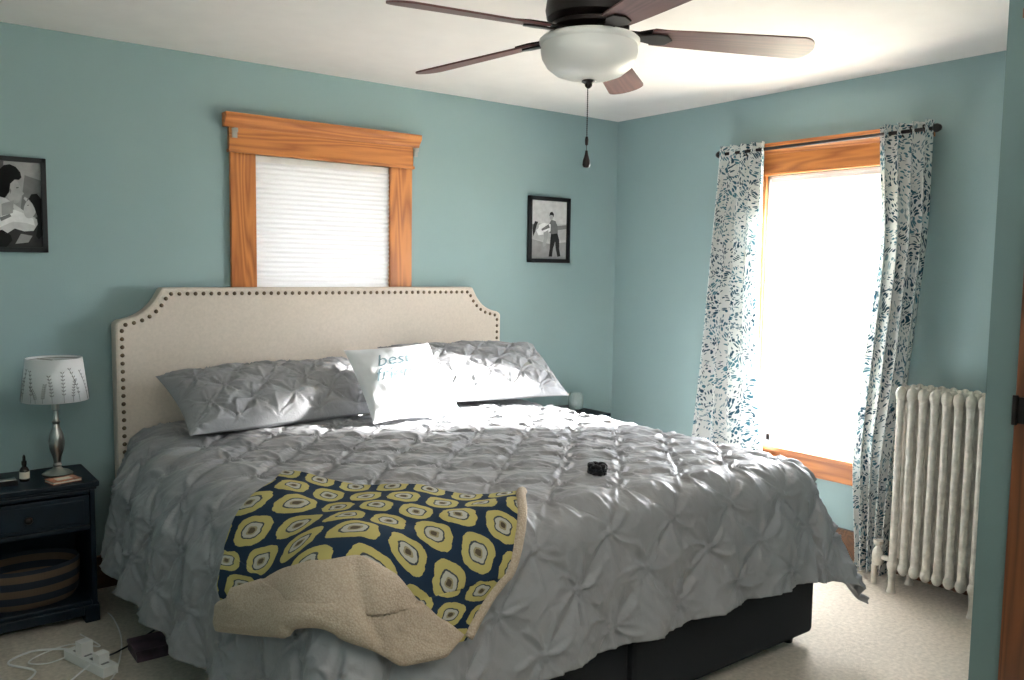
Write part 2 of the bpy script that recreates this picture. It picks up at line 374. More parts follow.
def make_curtain(name,lo,hi,npl,seed,zb=.015):
    ns,nt_=150,160
    s=np.linspace(0,1,ns)[None,:]; t=np.linspace(0,1,nt_)[:,None]
    def bl(vals):
        k=np.linspace(0,1,len(vals)); a=np.interp(t[:,0],k,vals); a=np.convolve(np.pad(a,12,'edge'),np.ones(25)/25,'valid'); return a[:,None]
    ph=s*npl*2*pi+.8*np.sin(t*2.2+seed)+ .9*(fbm(s*6+t*0,t*1.5+s*0,seed)-.5)
    amp=.028+.012*t+.012*fbm(s*5+t*0,t*2+s*0,seed+5)
    y=bl(lo)+(bl(hi)-bl(lo))*s+.008*np.cos(ph)
    x=-.115+amp*np.sin(ph)+.03*(fbm(s*3+0*t,t*2+0*s,seed+9)-.5)
    x=np.minimum(x,-.07)
    z=2.165-(2.165-zb)*t+0*s
    P=np.stack([x,y,z],-1)
    uv=np.stack([s*.78+0*t+seed,(1-t)*2.15+0*s],-1).reshape(-1,2)
    b=MB(); b.grid(P,'curtain')
    return b.obj(name,smooth=True,uv=uv,angle=180,solid=.002)
make_curtain('curtain',(-.93,-.89,-.85,-.80,-.76),(-1.24,-1.235,-1.245,-1.29,-1.33),4.5,1)
make_curtain('curtain',(-1.885,-1.93,-1.89,-1.85,-1.90),(-2.145,-2.15,-2.11,-2.05,-2.02),4,2)
b=MB()
for yy in [-.97,-1.04,-1.11,-1.18]+[-1.93,-1.99,-2.05,-2.11]:
    b.tube([(-.115+.018*math.cos(a),yy+.006*math.sin(a),2.125+.02*math.sin(a)) for a in np.linspace(0,2*pi,14)[:-1]],.004,'bronze',seg=6,closed=True)
b.obj('rings',smooth=True,parent=ROD)
# ------------------------------------------------------------------ radiator
b=MB()
nsec=8; yA,yB=-2.115,-2.525; pitch=(yA-yB)/nsec
for i in range(nsec):
    yc=yA-pitch*(i+.5)
    for k,xx in enumerate((-.10,-.155,-.21,-.265)):
        zz=[.13,.16,.3,.6,.8,.88,.915]; rr=[.019,.0175,.0165,.0165,.0165,.0175,.02]
        b.lathe([(r,z) for r,z in zip(rr,zz)],'rad',c=(xx,yc,0),seg=12,cap=False)
        b.ell((xx,yc,.925),(.030,.023,.035),'rad',12,8); b.ell((xx,yc,.125),(.030,.023,.032),'rad',12,8)
    b.ell((-.182,yc,.915),(.10,.0215,.028),'rad',16,8); b.ell((-.182,yc,.13),(.10,.0215,.028),'rad',16,8)
for z in (.905,.14): b.lathe([(.016,yB+.01),(.016,yA-.01)],'rad',c=(-.182,0,z),axis=1,seg=12)
for yc in (yA-pitch*.5,yB+pitch*.5):
    for xx in (-.10,-.265): b.lathe([(.022,0),(.016,.02),(.014,.06),(.02,.12)],'rad',c=(xx,yc,0),seg=12)
b.tube([(-.23,-2.115,.14),(-.23,-2.06,.14),(-.23,-2.04,.13),(-.23,-2.035,.10),(-.23,-2.035,.001)],.013,'rad',seg=10)
b.lathe([(.022,.1),(.026,.12),(.026,.16),(.018,.17),(.01,.19),(.022,.2),(.022,.215),(0,.22)],'rad',c=(-.23,-2.05,0),seg=12)
b.obj('radiator',smooth=True,angle=50)
# ------------------------------------------------------------------ bed
BED=empty('bed')
xL,xR=-3.12,-1.02
def hb_outline(ins=0.0,n=10):
    zt=1.36-ins; zc=1.205-ins*.6; a=xL+ins; c=xR-ins
    pts=[(a,.45),(a,zc)]
    def arc(p,q,bulge,n=10):
        p=np.array(p);q=np.array(q);d=q-p;nn=np.array([d[1],-d[0]]);out=[]
        for t in np.linspace(0,1,n): out.append(tuple(p+d*t+nn*bulge*4*t*(1-t)))
        return out
    pts+=arc((a+.022,zc+.012),(a+.185,zt-.028),.13)
    pts+=[(a+.20,zt)]
    return pts+[(c-(p[0]-a),p[1]) for p in reversed(pts)]
b=MB(); b.prism([(p[0],p[1]) for p in hb_outline()],'linen',1,-.105,-.02); b.obj('headboard',bevel=.012,parent=BED)
b=MB(); b.box((xL+.06,-.09,0),(xL+.14,-.04,.46),'dwood');b.box((xR-.14,-.09,0),(xR-.06,-.04,.46),'dwood');b.obj('headboard_legs',parent=BED)
b=MB()
pts=[np.array(p) for p in hb_outline(.028)]
seg=[np.linalg.norm(pts[i+1]-pts[i]) for i in range(len(pts)-1)]; tot=sum(seg); nn=int(tot/.036)
cum=np.concatenate([[0],np.cumsum(seg)])
for i in range(nn+1):
    d=tot*i/nn; px_=np.interp(d,cum,[p[0] for p in pts]); pz=np.interp(d,cum,[p[1] for p in pts])
    b.ell((px_,-.106,pz),(.0095,.006,.0095),'brass',10,6)
b.obj('nailheads',smooth=True,parent=BED)
b=MB()
b.box((-3.03,-2.24,.045),(-2.07,-.12,.385),'charcoal');b.box((-2.06,-2.24,.045),(-1.04,-.12,.385),'charcoal')
b.obj('box_spring',bevel=.02,parent=BED)
b=MB();b.box((-3.02,-2.23,.39),(-1.11,-.12,.65),'pillowwhite');b.obj('mattress',bevel=.04,parent=BED)
b=MB()
for xx in (-2.97,-2.12,-2.01,-1.11):
    for yy in (-2.17,-1.2,-.2): b.lathe([(.02,0),(.028,.046)],'black',c=(xx,yy,0),seg=12)
b.obj('bed_feet',parent=BED)
XC,Y0,HW,FL,R_,ZT=-2.065,-.125,1.0,2.14,.10,.725
def S(u,v):
    au=np.abs(u); a=np.maximum(au-(HW-R_),0); c=np.maximum(v-(FL-R_),0)
    d=(a**4+c**4+1e-16)**.25; hyp=np.sqrt(a*a+c*c)+1e-9; cs=a/hyp; sn=c/hyp
    th=np.minimum(d/R_,pi/2); rest=np.maximum(d-R_*pi/2,0)
    s2=2*cs*sn
    flare=.13*(1+2.6*s2**2)
    hor=R_*np.sin(th)+flare*rest
    z=ZT-R_*(1-np.cos(th))-rest*.975
    bu=np.minimum(au,HW-R_); bv=np.minimum(v,FL-R_)
    z=z+.02*np.cos(bu/HW*pi/2)+.012*(fbm(u*1.7+5,v*1.7+3,11)-.5)*2
    q=np.clip((v+.05)/.42,0,1); q=q*q*(3-2*q)
    lb=np.where(u<0,1,0)*cs*.125*np.clip(d/.22,0,1)*np.clip(1.3-v/2.6,.3,1)*q
    x=XC+np.sign(u)*(bu+hor*cs+lb); y=Y0-(bv+hor*sn)
    return x,y,z,rest,cs,sn
def tuck(u,v,Lt=.29,k=1.0):
    wu=u+.045*(fbm(u*3,v*3,21)-.5); wv=v+.045*(fbm(u*3+9,v*3,22)-.5)
    a=(wu+wv)/Lt; c=(wu-wv)/Lt
    ra=np.round(a); rc=np.round(c); da=a-ra; dc=c-rc
    du=(da+dc)*Lt/2; dv=(da-dc)*Lt/2; d=np.sqrt(du*du+dv*dv); th=np.arctan2(dv,du)
    sa=np.abs(np.sin(pi*a)); sc=np.abs(np.sin(pi*c))
    h=.020*(sa*sc)**.55*(.8+.4*fbm(u*4,v*4,91))
    pha=np.sin(ra*12.9898+rc*78.233)*43758.5; pha=(pha-np.floor(pha))*6.28
    rad=np.abs(np.sin(3*th+pha+d*12)); rad2=np.abs(np.sin(4.5*th-pha*1.7-d*9))
    env=np.exp(-(d/(.34*Lt))**1.5)
    h=h+.018*(1-rad)**2.6*env*np.minimum(d/.014,1)+.009*(1-rad2)**2.4*env*np.minimum(d/.014,1)
    h=h+.015*np.exp(-(d/.010)**2)
    w=fbm(u*5+2*fbm(u*3,v*3,71),v*5,31,2); h=h+.0045*(1-np.abs(2*w-1)*2.4)
    w=fbm((u+v)*15,(u-v)*4,35,2); h=h+.003*(1-np.abs(2*w-1)*2)
    w=fbm((u-v)*17,(u+v)*4,38,2); h=h+.003*(1-np.abs(2*w-1)*2)
    return h*k
du_=.0066
ue=HW-R_+.56; ve=FL-R_+.50
us=np.arange(-ue,ue,du_); vs=np.arange(.02,ve,du_)
U,V=np.meshgrid(us,vs)
x,y,z,rest,cs,sn=S(U,V)
along=np.where(cs>sn,V,U)
fold=.022*np.sin(along*2*pi/.33+4*fbm(along*1.5,rest*2,41))*np.clip(rest/.35,0,1)*np.where(U<0,np.clip((V-.1)/.4,.1,1),1)
P=np.stack([x,y,z],-1); n=gridnormal(P)
if n[50,len(us)//2,2]<0: n=-n
P=P+n*(tuck(U,V)+fold)[...,None]
P[...,2]=np.maximum(P[...,2],.02)
b=MB(); b.grid(P,'duvet'); b.obj('comforter',smooth=True,angle=180,solid=.006)
def bedpos(u,v,off):
    u=np.asarray(u,float); v=np.asarray(v,float)
    e=.004
    p=np.stack(S(u,v)[:3],-1); pu=np.stack(S(u+e,v)[:3],-1); pv=np.stack(S(u,v+e)[:3],-1)
    n=np.cross(pu-p,pv-p); n/=np.linalg.norm(n,axis=-1,keepdims=True)+1e-12
    n2=-n if (np.mean(n[...,2])<0) else n
    return p+n2*np.asarray(off)[...,None]
# ------------------------------------------------------------------ camera
f,yaw,pit,rol=843.9154,.6525,-.0833,.0137; c=np.array([-3.9738,-4.0820,1.4626])
fw=np.array([np.sin(yaw)*np.cos(pit),np.cos(yaw)*np.cos(pit),np.sin(pit)])
r=np.array([np.cos(yaw),-np.sin(yaw),0.]); u=np.cross(r,fw)
r,u=r*np.cos(rol)+u*np.sin(rol),-r*np.sin(rol)+u*np.cos(rol)
cd=bpy.data.cameras.new('camera'); cd.lens=f/1024*36; cd.sensor_width=36; cd.clip_start=.02
co=bpy.data.objects.new('camera',cd); COL.objects.link(co)
co.matrix_world=Matrix(((r[0],u[0],-fw[0],c[0]),(r[1],u[1],-fw[1],c[1]),(r[2],u[2],-fw[2],c[2]),(0,0,0,1))); bpy.context.scene.camera=co
# ------------------------------------------------------------------ pillows
def pillow(name,Wp,Hp,Tp,Mx,mat,tucks=False,seed=0,parent=None):
    n=150 if tucks else 60
    s=np.linspace(-1,1,n); S_,T_=np.meshgrid(s,s*1.0)
    ex=.045
    X=S_*Wp/2*(1-ex*(1-T_**2)*np.abs(S_)**2); Y=T_*Hp/2*(1-ex*1.3*(1-S_**2)*np.abs(T_)**2)
    prof=np.clip((1-np.abs(S_)**2.6)*(1-np.abs(T_)**2.4),0,1)**.62
    edge=np.clip(np.minimum(1-np.abs(S_),1-np.abs(T_))/.10,0,1)
    wr=.010*(fbm(S_*3+seed,T_*2,seed+3)-.5)*2
    hf=Tp/2*prof+wr*edge
    if tucks: hf=hf+tuck(X+seed*.37,Y+.1,Lt=.19,k=1.0)*edge
    F=np.stack([X,Y+Hp/2,hf],-1); B=np.stack([X,Y+Hp/2,-Tp/2*prof],-1)
    b=MB(); b.grid(F,mat); b.grid(B[:,::-1],mat)
    V_=np.concatenate(b.v); R3=np.array(Mx.to_3x3()); V_=V_@R3.T+np.array(Mx.translation); b.v=[V_]
    o=b.obj(name,smooth=True,angle=180,parent=parent)
    return o,(X,Y+Hp/2,hf)
def pm(bx,by,bz,tilt,rotz=0,roll=0):
    t=math.radians(tilt)
    base=Matrix(((1,0,0),(0,math.cos(t),-math.sin(t)),(0,math.sin(t),math.cos(t)))).to_4x4()
    return Matrix.Translation((bx,by,bz))@Matrix.Rotation(math.radians(rotz),4,'Z')@base@Matrix.Rotation(math.radians(roll),4,'Z')
pillow('pillow_sham',.96,.44,.16,pm(-2.49,-.62,.785,27,3,1),'duvet',True,1)
pillow('pillow_sham',.96,.45,.16,pm(-1.46,-.64,.80,33,-4,-2),'duvet',True,2)
Mt=pm(-2.02,-.84,.79,44,-6,3)
tp,(PX,PY,PZ)=pillow('throw_pillow',.44,.43,.13,Mt,'pillowwhite',seed=4)
def textmesh(body,size,ox,oy,mat):
    cu=bpy.data.curves.new('t','FONT'); cu.body=body; cu.size=size; cu.align_x='CENTER'; cu.shear=.4; cu.space_line=.8; cu.resolution_u=3
    o=bpy.data.objects.new('t',cu); COL.objects.link(o); bpy.context.view_layer.update()
    me=bpy.data.meshes.new_from_object(o.evaluated_get(bpy.context.evaluated_depsgraph_get()))
    V_=np.array([v.co[:] for v in me.vertices]); F_=[list(p.vertices) for p in me.polygons]
    bpy.data.objects.remove(o)
    V_[:,0]+=ox; V_[:,1]+=oy
    i=np.clip((V_[:,0]/.44+.5)*59,0,59).astype(int); j=np.clip(V_[:,1]/.43*59,0,59).astype(int)
    V_[:,2]=PZ[j,i]+.003
    R3=np.array(Mt.to_3x3()); V_=V_@R3.T+np.array(Mt.translation)
    b=MB(); b.add(V_,F_,mat); return b
textmesh('best\nfriend',.10,-.04,.27,'ink').obj('lettering',parent=tp)
# ------------------------------------------------------------------ blanket (control points in unrolled bed-top metres)
UVS=dict(A=(-.83,1.31),AB=(-.63,1.73),B=(-.38,2.02),BC=(-.56,2.18),C=(-.71,2.34),D=(-1.18,1.65),AD=(-1.03,1.55),DC=(-1.02,2.15),
 F0=(-1.17,1.63),F1=(-1.03,1.91),F2=(-.98,2.08),F3=(-.89,2.15),F4=(-.71,2.33),G0=(-1.26,1.62),G1=(-1.15,1.99),G2=(-1.08,2.25),G3=(-.96,2.34),G4=(-.78,2.36))
def q2(name): return np.array(UVS[name])
ns=140
s,t=np.meshgrid(np.linspace(0,1,ns),np.linspace(0,1,ns)); s=s[...,None];t=t[...,None]
A,Bq,Cq,Dq=q2('A'),q2('B'),q2('C'),q2('D')
def qd(p,m,q,w): return p*(1-w)*(1-2*w)+m*4*w*(1-w)+q*w*(2*w-1)
Q=qd(A,q2('AB'),Bq,s)*(1-t)+qd(Dq,q2('DC'),Cq,s)*t+qd(A,q2('AD'),Dq,t)*(1-s)+qd(Bq,q2('BC'),Cq,t)*s-(A*(1-s)*(1-t)+Bq*s*(1-t)+Cq*s*t+Dq*(1-s)*t)
off=.057+.020*(fbm(s[...,0]*5,t[...,0]*4,51)-.3)+.008*np.sin(s[...,0]*14+3*t[...,0])
BP=bedpos(Q[...,0],Q[...,1],off)
b=MB(); b.grid(BP,'ikat')
uvb=np.concatenate([s*6.6+.3,t*6.4+.2],-1).reshape(-1,2)
BL=empty('throw_blanket')
b.obj('ikat_face',smooth=True,uv=uvb,angle=180,parent=BL)
b=MB(); b.grid(bedpos(Q[...,0],Q[...,1],off-.012),'sherpa')
def hem(pts,r): b.tube([tuple(p) for p in pts],r,'sherpa',seg=8)
hem(bedpos(Q[::4,-1,0],Q[::4,-1,1],off[::4,-1]-.002),.015)
hem(bedpos(Q[0,::4,0],Q[0,::4,1],off[0,::4]-.008),.007)
hem(bedpos(Q[::4,0,0],Q[::4,0,1],off[::4,0]-.008),.007)
b.obj('sherpa_back',smooth=True,angle=180,parent=BL)
Ft=np.array([q2('F%d'%i) for i in range(5)]); Gt=np.array([q2('G%d'%i) for i in range(5)])
s1=np.linspace(0,1,140); t1=np.linspace(0,1,60)
def cur(T_,w):
    k=np.linspace(0,1,5)
    x=np.interp(w,k,T_[:,0]); y=np.interp(w,k,T_[:,1]); ker=np.ones(13)/13
    return np.stack([np.convolve(np.pad(x,6,'edge'),ker,'valid'),np.convolve(np.pad(y,6,'edge'),ker,'valid')],-1)
FT=cur(Ft,s1); GT=cur(Gt,s1)
QQ=FT[None]*(1-t1[:,None,None])+GT[None]*t1[:,None,None]
ss,tt=np.meshgrid(s1,t1)
puff=(1-np.abs(2*tt-1)**4)**.5*(1-np.abs(2*ss-1)**8)**.5
fl_=.012*np.sin(ss*11+tt*2.2+1)*puff+.016*(fbm(ss*8,tt*3,61)-.5)*puff-.014*np.exp(-((ss-.55-.10*tt)/.04)**2)*puff
offT=.060+puff*.032+fl_; offB=.060-puff*.012
b=MB(); b.grid(bedpos(QQ[...,0],QQ[...,1],offT),'sherpa'); b.grid(bedpos(QQ[...,0],QQ[...,1],offB),'sherpa')
b.obj('sherpa_fold',smooth=True,angle=180,parent=BL)
sp=bedpos(np.array([.035]),np.array([1.90]),np.array([.024]))[0]
b=MB()
for k in range(3):
    ring=[(sp[0]+(.024+.003*math.sin(a*9+k))*math.cos(a),sp[1]+(.024+.003*math.sin(a*9+k))*math.sin(a),sp[2]+.010+.011*k+.002*math.sin(a*7)) for a in np.linspace(0,2*pi,40)[:-1]]
    b.tube(ring,.009,'black' if k!=1 else 'charcoal',seg=8,closed=True)
b.obj('hair_scrunchie',smooth=True)
# ------------------------------------------------------------------ nightstands
def nightstand(name,x0,x1,y0,y1,zt):
    E=empty(name)
    b=MB()
    b.box((x0-.015,y0-.015,zt-.022),(x1+.015,y1,zt),'navy'); b.box((x0-.006,y0-.006,zt-.034),(x1+.006,y1,zt-.022),'navy')
    b.box((x0,y0,.0),(x0+.02,y1,zt-.034),'navy');b.box((x1-.02,y0,.0),(x1,y1,zt-.034),'navy');b.box((x0,y1-.012,.05),(x1,y1,zt-.034),'navy')
    b.box((x0+.02,y0,zt-.05),(x1-.02,y1-.012,zt-.034),'navy'); b.box((x0+.02,y0,zt-.20),(x1-.02,y1-.012,zt-.18),'navy')
    b.box((x0+.02,y0,.07),(x1-.02,y1-.012,.09),'navy')
    b.box((x0-.006,y0-.008,0),(x0+.05,y1,.07),'navy');b.box((x1-.05,y0-.008,0),(x1+.006,y1,.07),'navy');b.box((x0+.05,y0-.004,.03),(x1-.05,y0+.01,.07),'navy')
    b.obj('carcass',bevel=.004,parent=E)
    b=MB();b.box((x0+.024,y0-.012,zt-.175),(x1-.024,y0+.01,zt-.055),'navy');b.box((x0+.045,y0-.016,zt-.16),(x1-.045,y0-.012,zt-.07),'navy')
    b.lathe([(0,-.045),(.012,-.042),(.016,-.034),(.012,-.026),(.006,-.02),(.006,-.0)],'bronze',c=((x0+x1)/2,y0-.012,zt-.115),axis=1,seg=16)
    b.obj('drawer',bevel=.003,parent=E)
    return E
nightstand('nightstand',-3.76,-3.27,-.38,-.03,.585)
nightstand('nightstand',-.90,-.42,-.40,-.03,.60)
b=MB()
b.lathe([(.001,.0),(.13,0),(.145,.03),(.15,.15),(.146,.16),(.14,.15),(.135,.03),(.0,.012)],'basket',seg=32)
V_=np.concatenate(b.v); V_[:,0]=V_[:,0]*1.3-3.50; V_[:,1]=V_[:,1]*.95-.22; V_[:,2]=V_[:,2]+.091; b.v=[V_]
b.obj('woven_basket',smooth=True)
LX,LY,LZ=-3.375,-.20,.586
lamp=empty('table_lamp')
b=MB()
b.lathe([(0,0),(.055,0),(.058,.008),(.045,.018),(.022,.026),(.014,.036),(.018,.044),(.013,.052),(.016,.075),(.027,.11),(.031,.14),(.026,.17),(.015,.20),(.011,.215),(.017,.224),(.011,.232),(.009,.27),(.014,.275),(.014,.31),(0,.312)],'nickel',c=(LX,LY,LZ),seg=32)
b.obj('lamp_base',smooth=True,parent=lamp,angle=35)
b=MB(); rb,rt=.125,.105; zb,zt_=LZ+.315,LZ+.49
b.lathe([(rb,zb),(rt,zt_)],M['shade'],c=(LX,LY,0),seg=48,cap=False)
b.obj('lamp_shade',smooth=True,parent=lamp,solid=.002)
b=MB()
rs=random.Random(5)
def onshade(a,h,o=.0025):
    rr=rb+(rt-rb)*h+o; return (LX+rr*math.cos(a),LY+rr*math.sin(a),zb+(zt_-zb)*h)
for k in range(22):
    a0=2*pi*k/22+rs.uniform(-.1,.1); hh=rs.uniform(.25,.75); cv=rs.uniform(-.3,.3)
    pts=[(a0+cv*q*q,.02+hh*q) for q in np.linspace(0,1,9)]
    b.tube([onshade(a,h) for a,h in pts],.0008,gray(.25),seg=5)
    for q in range(2,9):
        a,h=pts[q]
        for sd in (-1,1):
            ax,hx=a+sd*.07,h+.05; m=((a+ax)/2,(h+hx)/2)
            v=[onshade(a,h,.003),onshade(m[0]+.012*sd,m[1]-.009,.003),onshade(ax,hx,.003),onshade(m[0]-.012*sd,m[1]+.010,.003)]
            b.add(v,[(0,1,2,3)],gray(.25))
b.obj('twig_print',parent=lamp)
b=MB(); b.tube([(LX+rt*.98*math.cos(a),LY+rt*.98*math.sin(a),zt_-.01) for a in np.linspace(0,2*pi,33)[:-1]],.002,'nickel',seg=6,closed=True)
for a in (0,2.09,4.19): b.tube([(LX,LY,zt_-.01),(LX+rt*.97*math.cos(a),LY+rt*.97*math.sin(a),zt_-.01)],.0018,'nickel',seg=6)
b.tube([(LX,LY,LZ+.3),(LX,LY,zt_-.01)],.003,'nickel')
b.obj('shade_spider',parent=lamp)
b=MB(); b.lathe([(0,0),(.016,0),(.018,.004),(.018,.045),(.012,.056),(.008,.06),(.008,.066),(.0095,.067),(.0095,.082),(.006,.084),(.0055,.10),(.002,.108),(0,.108)],'amber',c=(-3.50,-.24,.586),seg=20); b.lathe([(.0184,.012),(.0184,.04)],'cream',c=(-3.50,-.24,.586),seg=20,cap=False)
b.obj('dropper_bottle',smooth=True)
b=MB(); Mk=Matrix.Translation((-3.375,-.325,.586))@Matrix.Rotation(.25,4,'Z')
b.box((-.055,-.04,0),(.055,.04,.002),'orange',Mk); b.box((-.053,-.038,.002),(.054,.039,.009),'cream',Mk); b.box((-.055,-.04,.009),(.055,.04,.011),'orange',Mk); b.box((-.03,-.02,.011),(.03,.02,.0115),'cream',Mk)
b.obj('small_book')
b=MB(); b.box((-3.60,-.30,.586),(-3.53,-.25,.607),'black'); b.box((-3.595,-.295,.607),(-3.535,-.255,.609),'nickel'); b.obj('alarm_clock',bevel=.004)
b=MB(); b.lathe([(0,0),(.035,0),(.045,.01),(.048,.04),(.045,.09),(.036,.105),(.036,.11),(.033,.11),(.033,.104),(.042,.088),(.045,.04),(.042,.012),(0,.006)],'jar',c=(-.52,-.22,.601),seg=28)
b.obj('glass_jar',smooth=True)
b=MB()
Mz=Matrix.Translation((-3.38,-.80,0.001))@Matrix.Rotation(1.9,4,'Z')
b.box((-.13,-.028,0),(.13,.028,.035),'white',Mz)
for i in range(4): b.box((-.10+i*.055,-.014,.035),(-.07+i*.055,.014,.0365),gray(.25),Mz)
b.box((-.09,-.02,.036),(-.05,.02,.07),'white',Mz); b.box((.02,-.022,.036),(.06,.022,.085),'white',Mz)
PS=b.obj('power_strip',bevel=.004)
def cable(name,pts,r,mat,parent=None):
    p=[]; pts=[Vector(q) for q in pts]
    for i in range(len(pts)-1):
        p0=pts[max(i-1,0)];p1=pts[i];p2=pts[i+1];p3=pts[min(i+2,len(pts)-1)]
        for k in range(8):
            t=k/8; p.append(.5*((2*p1)+(p2-p0)*t+(2*p0-5*p1+4*p2-p3)*t*t+(3*p1-p0-3*p2+p3)*t**3))
    p.append(pts[-1]); b=MB(); b.tube([tuple(q) for q in p],r,mat,seg=6); b.obj(name,smooth=True,parent=parent)
cable('power_cable',[(-3.42,-.66,.02),(-3.46,-.6,.01),(-3.54,-.56,.006),(-3.62,-.62,.006),(-3.55,-.75,.006),(-3.66,-.85,.006),(-3.8,-.8,.006)],.004,'white',PS)
cable('charging_cable',[(-3.33,-.86,.05),(-3.28,-.76,.012),(-3.18,-.68,.006),(-3.08,-.60,.006),(-2.95,-.5,.006)],.0035,'black',PS)
cable('cord',[(-3.4,-.90,.05),(-3.5,-.95,.006),(-3.46,-1.02,.006),(-3.36,-.98,.006),(-3.30,-.86,.006),(-3.24,-.64,.006),(-3.22,-.4,.006),(-3.235,-.2,.006),(-3.25,-.05,.2),(-3.255,-.01,.5)],.003,'white',PS)
cable('phone_cord',[(-3.36,-.74,.06),(-3.42,-.70,.02),(-3.50,-.70,.006),(-3.56,-.66,.008),(-3.50,-.60,.006),(-3.40,-.58,.006),(-3.32,-.66,.006),(-3.36,-.5,.006)],.0025,'white',PS)
b=MB(); b.box((-3.24,-.88,0.001),(-3.12,-.74,.04),'purple'); b.box((-3.243,-.883,.03),(-3.117,-.737,.044),'purple'); b.obj('storage_box',bevel=.003)
# ------------------------------------------------------------------ picture frames
def frame(name,x0,x1,z0,z1,shapes,fw_=.022,bg=.55):
    E=empty(name); b=MB()
    yb,yf=-.003,-.024
    b.box((x0,yb,z0),(x0+fw_,yf,z1),'black');b.box((x1-fw_,yb,z0),(x1,yf,z1),'black');b.box((x0,yb,z0),(x1,yf,z0+fw_),'black');b.box((x0,yb,z1-fw_),(x1,yf,z1),'black')
    b.obj('frame',bevel=.002,parent=E)
    b=MB(); b.box((x0+fw_*.8,yb,z0+fw_*.8),(x1-fw_*.8,-.010,z1-fw_*.8),gray(bg))
    w=x1-x0-2*fw_; h=z1-z0-2*fw_
    for i,(g_,poly) in enumerate(shapes):
        yy=-.0102-.00025*i
        v=[(x0+fw_+w*p[0],yy,z0+fw_+h*p[1]) for p in poly]
        b.add(v,[tuple(range(len(v)))],gray(g_))
    b.obj('photo_print',parent=E)
def ep(cx,cy,rx,ry,n=20,a=0):
    return [(cx+rx*math.cos(t)*math.cos(a)-ry*math.sin(t)*math.sin(a),cy+rx*math.cos(t)*math.sin(a)+ry*math.sin(t)*math.cos(a)) for t in np.linspace(0,2*pi,n)[:-1]]
frame('picture_frame',-3.66,-3.355,1.507,1.90,[
 (.12,[(0,.55),(.45,.5),(.5,1),(0,1)]),(.20,[(.7,.4),(1,.35),(1,.8),(.78,.85)]),
 (.03,[(.0,0),(1,0),(1,.40),(.8,.30),(.5,.25),(0,.3)]),
 (.60,[(0,.12),(.30,.10),(.48,.14),(.62,.22),(.75,.19),(.88,.20),(.94,.28),(.93,.34),(.84,.38),(.74,.44),(.60,.52),(.45,.60),(.2,.62),(0,.55)]),
 (.80,[(.40,.22),(.60,.30),(.78,.29),(.90,.26),(.88,.34),(.76,.40),(.62,.44),(.46,.42)]),(.20,[(.44,.30),(.58,.36),(.56,.39),(.42,.34)]),(.28,[(.50,.46),(.62,.44),(.60,.48),(.50,.52)]),
 (.42,ep(.62,.66,.105,.15,a=.25)),(.42,[(.70,.69),(.765,.635),(.745,.615),(.71,.61)]),(.42,[(.60,.54),(.70,.56),(.72,.60),(.60,.62)]),(.34,[(.45,.5),(.62,.55),(.60,.40),(.45,.36)]),
 (.05,[(.655,.70),(.69,.705),(.69,.695),(.66,.69)]),(.20,[(.56,.66),(.575,.69),(.59,.66),(.575,.62)]),
 (.006,[(.38,.70),(.39,.80),(.42,.88),(.50,.95),(.58,.965),(.66,.94),(.72,.88),(.735,.82),(.70,.79),(.64,.79),(.58,.74),(.56,.64),(.50,.57),(.44,.58),(.40,.62)]),
 (.52,ep(.84,.46,.085,.12,a=-.4)),(.52,[(.79,.54),(.755,.575),(.765,.595),(.81,.58)]),(.12,[(.80,.50),(.825,.505),(.82,.495),(.80,.492)]),
 (.006,[(.82,.57),(.86,.63),(.94,.64),(1,.58),(1,.15),(.95,.10),(.91,.14),(.94,.26),(.94,.36),(.90,.47),(.87,.52)]),
 (.006,[(0,0),(.5,0),(.58,.08),(.56,.14),(.45,.20),(.2,.16),(0,.18)]),(.25,[(.62,.04),(.8,.06),(.86,.14),(.7,.16)])],.02,.36)
frame('picture_frame',-.752,-.418,1.508,1.914,[
 (.30,[(0,0),(1,0),(1,.30),(.5,.26),(0,.34)]),(.44,[(0,.34),(.5,.30),(1,.34),(1,.52),(0,.50)]),(.60,[(0,.6),(1,.62),(1,1),(0,1)]),(.20,[(0,.5),(.3,.52),(.7,.50),(1,.53),(1,.60),(.6,.57),(.2,.60),(0,.58)]),
 (.02,[(.56,.46),(.74,.46),(.80,.32),(.80,.18),(.84,.05),(.75,.04),(.70,.18),(.68,.30),(.62,.18),(.60,.04),(.50,.04),(.53,.18),(.54,.32)]),
 (.16,[(.46,.48),(.50,.60),(.56,.68),(.68,.66),(.75,.56),(.75,.45),(.58,.43)]),(.38,ep(.56,.73,.05,.06)),(.015,[(.50,.74),(.52,.80),(.58,.82),(.63,.78),(.62,.72),(.59,.76),(.53,.76)]),
 (.82,[(.14,.48),(.20,.58),(.36,.62),(.54,.60),(.54,.48),(.36,.42),(.20,.40)]),(.42,ep(.15,.56,.06,.06)),(.03,[(.06,.57),(.10,.64),(.19,.63),(.15,.57),(.11,.46),(.06,.38),(.04,.48)]),
 (.35,[(.34,.45),(.48,.50),(.46,.36),(.40,.22),(.33,.20),(.32,.26),(.36,.36)]),(.16,[(.52,.54),(.30,.48),(.28,.51),(.48,.60)])],.024,.5)
